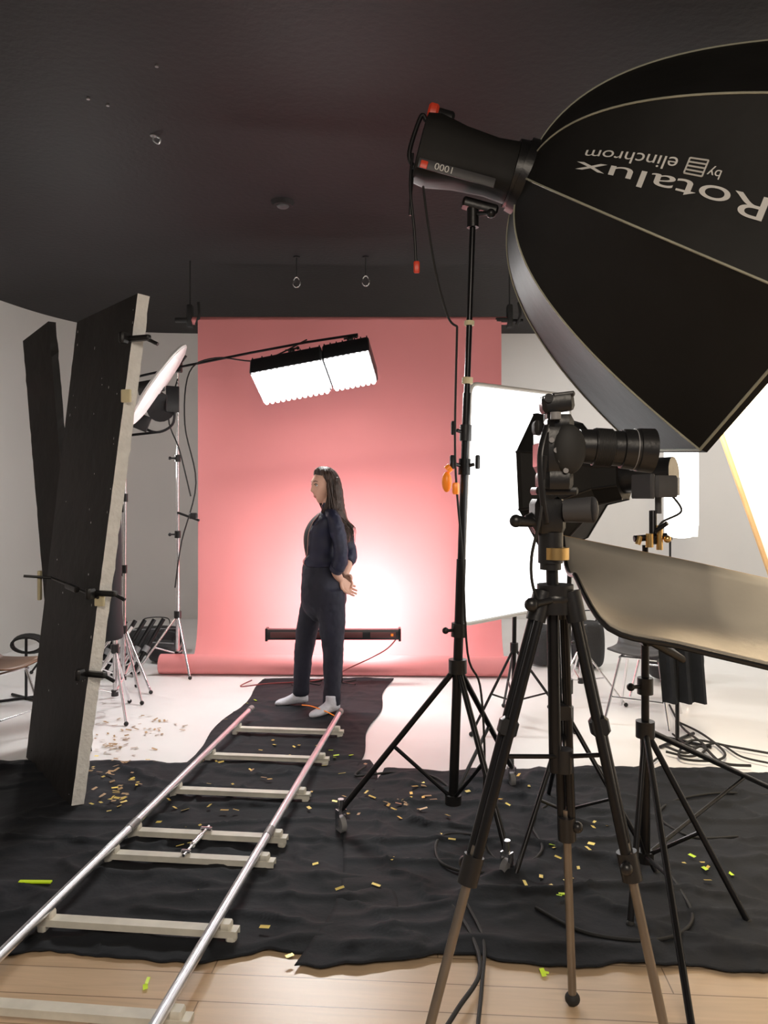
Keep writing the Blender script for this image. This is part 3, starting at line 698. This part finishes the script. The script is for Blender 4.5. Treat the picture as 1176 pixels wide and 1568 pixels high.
mk('cuffs',comb(tube([W(520,864,-.165),W(516,870,-.145)],[.051,.047],18),tube([W(533,858,.15),W(531,864,.12)],[.048,.044],18)),M_navy,r)
def hand(Wr,d,n,s,curl=0.5,sc=1.0):
    d=V(d).normalized(); n=V(n); n=(n-d*n.dot(d)).normalized(); s=d.cross(n)*(1 if s>0 else -1)
    g=[skin([ering(Wr+d*a*sc,s,n,w*sc,h*sc,16) for a,w,h in((-.01,.024,.019),(.01,.027,.019),(.04,.038,.018),(.075,.041,.016),(.092,.038,.012))])]
    for i,(off,ln) in enumerate(((.031,.072),(.011,.08),(-.010,.075),(-.030,.058))):
        p=Wr+(d*.082+s*off)*sc; path=[p-d*.02]; dd=d.copy()+s*off*3.0
        for q in(.42,.32,.26):
            path.append(path[-1]+(dd.normalized()*ln*q*sc*1.25)); dd=dd+n*curl
        g.append(tube(cat(path,4),[.0094*sc,.0092*sc,.0082*sc,.0065*sc],10))
    p=Wr+(d*.02+s*.022)*sc
    g.append(tube(cat([p,p+(d*.025+s*.028)*sc,p+(d*.055+s*.036+n*.01)*sc,p+(d*.078+s*.034+n*.018)*sc],4),[.013*sc,.011*sc,.0095*sc,.007*sc],10))
    return comb(*g)
w1=W(522,885,-.085); w2=W(527,883,.06)
arm1=tube(cat([W(520,860,-.165),W(517,873,-.14),w1],5),[.034,.034,.024],16)
arm2=tube(cat([W(532,857,.14),W(531,869,.11),w2],5),[.034,.033,.023],16)
o=mk('forearm_hand_left',comb(arm1,hand(w1,(.62,.38,-.66),(.6,-.5,.3),1,.35,1.0)),M_skin,r); remesh(o,.0035,2)
o=mk('forearm_hand_right',comb(arm2,hand(w2,(.35,-.55,-.6),(-.4,-.4,0),-1,.45,1.0)),M_skin,r); remesh(o,.0035,2)
def foot(heel,toe,z=.0):
    heel=V(heel);toe=V(toe);d=(toe-heel); L_=d.length; d.normalize(); s=V((-d.y,d.x,0))
    rows=[(0,.012,.018,.045),(.06,.03,.03,.05),(.2,.036,.04,.055),(.38,.036,.045,.055),(.55,.042,.034,.038),(.72,.046,.026,.027),(.88,.042,.02,.021),(.97,.028,.014,.016),(1,.008,.006,.012)]
    g=skin([ering(heel+d*L_*a+V((0,0,c)),s,V((0,0,1)),w,h,18) for a,w,h,c in rows])
    an=heel+d*.065
    return comb(g,tube([an+V((0,0,.05)),an+V((0,0,.13))],[.042,.04],16))
f1=W(470,1087,.10);f1.z=0.006; f2=W(521,1087,-.09);f2.z=0.006
o=mk('socks',comb(foot(f1,f1+V((-.235,-.01,0))),foot(f2,f2+V((-.19,-.13,0)))),M_sock,r); remesh(o,.006,3)
# head, turned a little towards the camera side
fw=V((-.83,-.55,-.05)).normalized(); sdv=V((0,0,1)).cross(fw).normalized(); upv=fw.cross(sdv).normalized()
hc=W(497,744)
def gs(x,y,x0,y0,sx,sy): return math.exp(-((x-x0)/sx)**2-((y-y0)/sy)**2)
def headp(az,el,grow=0,feat=True):
    x=math.cos(el)*math.cos(az); y=math.cos(el)*math.sin(az); z=math.sin(el)
    X=x*(.094 if x>0 else .098);Y=y*.074;Z=z*(.118 if z>0 else .122)
    if z<0:
        k=1-.30*(-z)**1.5; Y*=k; 
        if x<0: X*=1-.55*(-z)
    p=V((X,Y,Z)); 
    A_=math.degrees(az);E_=math.degrees(el)
    if abs(A_)<90 and feat:
        add=0
        add+=.016*gs(A_,E_,0,-12,8,7)+.008*gs(A_,E_,0,-2,6,12)
        add+=.006*gs(A_,E_,0,18,30,8)-.010*(gs(A_,E_,24,4,11,7)+gs(A_,E_,-24,4,11,7))
        add+=.006*gs(A_,E_,0,-31,13,3.5)+.005*gs(A_,E_,0,-38,11,3.5)-.005*gs(A_,E_,0,-45,14,4)
        add+=.012*gs(A_,E_,0,-58,25,11)+.004*(gs(A_,E_,38,-14,14,10)+gs(A_,E_,-38,-14,14,10))
        p+=p.normalized()*add
    p+=p.normalized()*grow
    return hc+fw*p.x+sdv*p.y+upv*p.z
rings=[]
for i in range(61):
    el=math.radians(-89.5+179*i/60); rings.append([headp(2*math.pi*j/96-math.pi,el) for j in range(96)])
neck=tube(cat([hc+V((.02,.0,-.05)),hc+V((.03,0,-.11)),W(505,780)],5),[.050,.048,.056],20)
mk('head',skin(rings),M_skin,r,angle=180); mk('neck',neck,M_skin,r)
for sg in(1,-1):
    e=headp(math.radians(24*sg),math.radians(4),.0); e=e-fw*.006
    mk('eye',sph(e,.0125,n=10),M_eye,r); mk('iris',sph(e+fw*.0085,.0058,n=8),M_iris,r)
    mk('eyebrow',tube(cat([headp(math.radians(sg*a),math.radians(b_),.001) for a,b_ in((12,15),(22,17.5),(36,15))]),[.002,.003,.0015],6),M_hair,r)
    mk('eyelid',tube(cat([headp(math.radians(sg*a),math.radians(b_),.004) for a,b_ in((14,5),(24,9),(34,5))]),[.002,.0025,.0015],6),M_hair,r)
    ec=headp(math.radians(92*sg),math.radians(-4),.006)
    mk('ear',sph(ec,.018,.007,.03,n=10,R=axes(fw,sdv,upv)),M_skin,r)
mk('lips',comb(tube([headp(math.radians(a),math.radians(-31-abs(a)*.06),.000) for a in range(-16,17,4)],[.0015,.004,.0015],8),tube([headp(math.radians(a),math.radians(-37+abs(a)*.15),.000) for a in range(-14,15,4)],[.0015,.0045,.0015],8)),M_lip,r)
# hair: cap + long loose strands growing from the scalp
def hl(az):
    a=abs(math.degrees(az)); return 43-a*0.12 if a<60 else (36-(a-60)*1.7 if a<95 else -55)
rings=[]
for j in range(97):
    az=2*math.pi*j/96-math.pi; lo=hl(az); rings.append([headp(az,math.radians(lo+(89.5-lo)*i/20),.004+.010*min(1,i/4)+.003*math.sin(j*1.7)+.006*math.sin(math.pi*i/20),False) for i in range(21)])
mk('hair_cap',skin(rings,cap=False,closed=False),M_hair,r,angle=180)
mane=hloft([row(500,520,730,.045),row(500,524,745,.066,),row(500,527,765,.080),row(503,530,785,.094),row(508,534,800,.100),row(515,536,812,.088),row(521,537,822,.055),row(527,535,830,.02)],28)
o=mk('hair_mane',mane,M_hair,r); remesh(o,.008,2,.5,.015,.05)
g=[]
def strand(az,el,ends,rad=.0028):
    p0=headp(az,el,.016,False); g.append(tube(cat([p0]+ends,5),[rad,rad*1.3,rad*1.3,rad,.0008],5))
for k in range(460):
    sgn_=random.choice((-1,1)); a=math.radians(random.uniform(78,178)); e0=math.radians(random.uniform(-20,75))
    az=a*sgn_; px=random.random()
    q1=headp(az,math.radians(random.uniform(-25,5)),.016+random.uniform(0,.010),False)
    yy=q1.y-Dw; wob=random.uniform(-3,3)
    st=q1.x/k_+588
    e1=W(st*.55+.45*(506+px*26)+wob,786,yy*1.15); e2=W(508+px*29+wob*1.5,806,yy*1.1+random.uniform(-.02,.02)); e3=W(513+px*27+wob*2,818+random.uniform(-10,16),yy*.9+random.uniform(-.02,.02))
    strand(az,e0,[q1,e1,e2,e3])
for k in range(30): # lock falling in front of the near shoulder
    o_=random.uniform(-2.5,2.5); az=math.radians(random.uniform(80,98))
    q1=headp(az,math.radians(-8),.016,False)
    strand(az,math.radians(22),[q1,W(499+o_,780,-.10),W(493+o_*1.3,797,-.155),W(489+o_*1.8,810+random.uniform(-8,8),-.165)],.0026)
mk('hair_strands',comb(*g),M_hair,r)
mk('orange_strap',tube(cat([W(466,1070,-.16),W(480,1071,-.17),W(500,1076,-.2),W(515,1082,-.22)]),.006,8,.5),M_orange,r)

# ---------------- clutter ----------------
def bag(name,c,s,rot):
    rt=root(name,(c[0],c[1],0)); R=RZ(rot)
    o=mk('bag_body',box((c[0],c[1],s[2]/2),s,R,min(s)*.3),M_bag,rt); t_=o.modifiers.new('s','SUBSURF'); t_.levels=2;t_.render_levels=2
    mk('handle',tube(cat([V(c)+R@V((-s[0]*.25,0,s[2]*.96)),V(c)+R@V((-.1,0,s[2]+.07)),V(c)+R@V((.1,0,s[2]+.07)),V(c)+R@V((s[0]*.25,0,s[2]*.96))]),.012,flat=.4),M_bag,rt)
    mk('zip',tube([V(c)+R@V((-s[0]*.42,-s[1]*.3,s[2]*.93)),V(c)+R@V((s[0]*.42,-s[1]*.3,s[2]*.93))],.006,6),M_grey,rt)
bag('equipment_bag',(-2.15,7.25,0),(.5,.3,.26),10)
bag('equipment_bag',(-1.95,6.85,0),(.3,.24,.2),-15)
bag('equipment_bag',(-2.75,7.1,0),(.4,.3,.22),30)
bag('equipment_bag',(1.38,6.75,0),(.34,.28,.36),80)
bag('equipment_bag',(2.35,6.2,0),(.5,.3,.3),20)
bag('equipment_bag',(1.75,6.6,0),(.3,.25,.42),15)
r=root('folded_stands',(-2.25,6.3,0)); g=[];g2=[]
for k in range(6):
    a=V((-2.42+.07*k,6.15+.03*k,.02)); b_=a+V((.20,.22,.42)); g.append(cyl(a,b_,.018)); g2.append(cyl(a.lerp(b_,.4),a.lerp(b_,.5),.028))
mk('tubes',comb(*g),M_blackm,r); mk('collars',comb(*g2),M_grey,r)
mk('tube_white',cyl((-2.3,6.1,.02),(-2.08,6.35,.4),.012),M_white,r)
def chair(name,c,rot,back=True,sm=M_wood,seat=.44):
    rt=root(name,c); R=RZ(rot); c=V(c)
    def P(x,y,z): return c+R@V((x,y,z))
    rows=[]
    for j in range(15 if back else 9):
        v=j/14; 
        if v<.5: y=-.2+v*.8; z=seat+.01-.03*math.sin(v*2*math.pi*.5)
        else: y=.2+.1*(v-.5)*2; z=seat+(v-.5)*2*.38
        w=.21-.04*abs(v-.5)
        rows.append([P(w*(i/8*2-1),y,z+.03*(i/4-1)**2) for i in range(9)])
    o=mk('seat_shell',skin(rows,cap=False,closed=False),sm,rt,angle=80); s=o.modifiers.new('t','SOLIDIFY'); s.thickness=.012
    g=[]
    for sx in(-1,1):
        g+=[tube([P(.12*sx,-.12,seat-.01),P(.2*sx,-.22,.01)],.009,8),tube([P(.12*sx,.12,seat-.01),P(.2*sx,.24,.01)],.009,8),tube([P(.12*sx,-.14,seat-.015),P(.12*sx,.14,seat-.015)],.009,8)]
    g+=[tube([P(-.12,-.12,seat-.015),P(.12,-.12,seat-.015)],.009,8),tube([P(-.12,.12,seat-.015),P(.12,.12,seat-.015)],.009,8),tube([P(-.17,-.18,.17),P(.17,-.18,.17)],.006,8)]
    mk('legs',comb(*g),M_chrome,rt)
chair('stool',(-2.36,4.66,0),70,back=False)
chair('shell_chair',(1.72,5.1,0),-30,sm=M_dgrey,back=False)
chair('shell_chair',(2.1,5.75,0),150,sm=M_black)
q=V((1.42,5.0,0))
lstand('light_stand',(1.42,5.55,0),(1.42,5.55,.95),.4,[V((1.15,5.35,0)),V((1.7,5.4,0)),V((1.42,5.9,0))],rad=.012,material=M_chrome)
r=root('black_cloth_flag',(1.98,4.6,0))
q=at(1040,1040,4.6)
rows=[]
for j in range(12):
    rows.append([V((q.x-.13+.26*i/14+.03*(j/11),4.6+.03*math.sin(i*1.3),.62-.38*j/11)) for i in range(15)])
o=mk('cloth',skin(rows,cap=False,closed=False),M_cloth,r); mk('rod',cyl((q.x-.15,4.6,.62),(q.x+.2,4.6,.62),.01),M_blackm,r)
mk('stand',comb(cyl((q.x,4.63,.01),(q.x,4.63,.63),.012),cyl((q.x-.15,4.5,.012),(q.x+.15,4.76,.012),.01),cyl((q.x-.15,4.76,.012),(q.x+.15,4.5,.012),.01)),M_blackm,r)

def cable(pts,rad=.006,m=M_rubber,nm='floor_cable'):
    P=[]
    for p in pts:
        q=fl(*p); q.z=rad+.018; P.append(q)
    rt=root(nm,P[0]); mk('cord',tube(cat(P,8),rad,8),m,rt)
cable([(690,1395),(720,1440),(735,1500),(700,1560),(650,1640)],.007)
cable([(715,1395),(740,1450),(738,1520),(730,1600)],.006)
cable([(750,1290),(690,1285),(668,1300),(675,1330),(720,1345),(790,1340),(830,1310),(815,1270),(840,1240),(900,1230)])
cable([(820,1400),(900,1440),(1010,1450),(1060,1420),(1040,1370),(1010,1330)])
cable([(1176,1225),(1100,1222),(1030,1235),(1010,1260),(1060,1290),(1130,1290)])
cable([(1030,1130),(1060,1150),(1100,1145),(1135,1165),(1176,1175)])
cable([(1020,1150),(1050,1160),(1075,1150),(1105,1175),(1150,1180)],.008)
cable([(1025,1085),(1045,1120),(1080,1150),(1060,1165),(1020,1158)],.007)
cable([(905,1170),(930,1185),(985,1180),(1010,1165)])
cable([(1035,1110),(1075,1130),(1110,1160),(1090,1172),(1040,1166),(1060,1140),(1120,1150),(1176,1160)],.007)
cable([(560,1180),(545,1195),(600,1190),(660,1195),(690,1215)])
q=at(40,988,5.6)
r=root('coiled_cable',(q.x,5.6,0)); g=[]
for k in range(4):
    g.append(tube([q+V((.11*math.cos(a)*(1+.05*k),.02*k,.055*math.sin(a)*(1+.08*k))) for a in [2*math.pi*j/24 for j in range(25)]],.009,8))
mk('coil',comb(*g),M_rubber,r)
mk('hook_stand',comb(cyl((q.x,5.6,q.z+.05),(q.x,5.6,.0),.01),cyl((q.x-.15,5.5,.012),(q.x+.15,5.7,.012),.01),cyl((q.x-.15,5.7,.012),(q.x+.15,5.5,.012),.01)),M_blackm,r)

def conf(nm,spots,m,seed):
    random.seed(seed); vs=[];fs=[]
    for (px,py,n,sx,sy,z) in spots:
        for _ in range(n):
            c=fl(px+random.gauss(0,sx),py+random.gauss(0,sy)); c.z=z+random.uniform(0,.006)
            a=random.uniform(0,6.28); w=random.uniform(.005,.008); l=random.uniform(.010,.020)
            u=V((math.cos(a),math.sin(a),random.uniform(-.2,.2))); v=V((-math.sin(a),math.cos(a),random.uniform(-.3,.3)))
            k=len(vs); vs+=[c-u*l-v*w,c+u*l-v*w,c+u*l+v*w,c-u*l+v*w]; fs.append([k,k+1,k+2,k+3])
    return mk(nm,(vs,fs),m,None,False)
conf('confetti',[(180,1215,22,28,22,.024),(380,1190,12,60,35,.024),(630,1235,14,40,18,.028),(500,1245,5,20,10,.028),(780,1215,6,60,12,.028),(850,1330,7,90,40,.028),(1075,1345,6,20,12,.028),(250,1300,9,60,40,.024),(430,1150,6,50,12,.018),(700,1300,5,60,60,.028),(300,1260,6,30,15,.024),(480,1340,6,60,60,.024),(900,1300,6,60,20,.028)],M_gold,3)
conf('confetti',[(200,1125,36,32,15,.005),(240,1108,14,30,8,.005),(170,1140,26,22,10,.005),(180,1185,16,28,12,.024),(170,1220,12,20,10,.024),(620,1240,9,30,14,.028),(390,1200,7,60,25,.024)],M_petal,5)
conf('confetti',[(225,1510,2,2,3,.004),(830,1492,2,3,1,.004),(520,1165,4,14,8,.02),(385,1075,2,6,3,.015),(1090,1340,3,30,10,.028),(860,1384,3,4,2,.03),(845,1300,2,3,2,.028)],M_neon,6)
q=fl(54,1360); r=root('neon_tape_strip',q)
mk('strip',box(q+V((0,0,.024)),(.125,.018,.006),RZ(-1),.002),M_neon,r)

# ---------------- room lighting ----------------
light('house_light','AREA',(0.3,-1.2,3.4),(0,.35,-1),135,1.6,1.6,(1,.87,.72))
p=at(118,700,6.6)
r=root('added_fill_lamp',(p.x,p.y,0))  # added lamp, unseen behind the boards, to fill walls and floor
lstand('',(p.x,p.y,0),(p.x,p.y,p.z-.12),.5,[V((p.x-.3,p.y-.2,0)),V((p.x+.3,p.y-.2,0)),V((p.x,p.y+.35,0))],rt=r)
mk('globe',sph(p,.11,n=14),emat('fill_lamp_glow',(1,.96,.92),90),r)
mk('socket',cyl(p-V((0,0,.16)),p-V((0,0,.10)),.035,.05),M_black,r)
light('added_fill_light','AREA',(2.6,7.6,3.45),(.2,.2,-1),62,1.4,1.4,(1,.97,.93))  # added ceiling fill with no fixture, hidden by the octabox
w=bpy.data.worlds.new('studio'); bpy.context.scene.world=w; w.use_nodes=True
w.node_tree.nodes['Background'].inputs['Color'].default_value=(.9,.9,1,1); w.node_tree.nodes['Background'].inputs['Strength'].default_value=.13

cam=bpy.data.cameras.new('camera'); co=bpy.data.objects.new('camera',cam); bpy.context.collection.objects.link(co)
co.location=(0,0,H); co.rotation_euler=(math.pi/2,0,0)
cam.sensor_fit='HORIZONTAL'; cam.sensor_width=36; cam.lens=36*F/1176; cam.shift_y=-24/1176; cam.clip_start=.05
bpy.context.scene.camera=co
vs_=bpy.context.scene.view_settings
vs_.view_transform='Standard'; vs_.look='None'; vs_.exposure=0
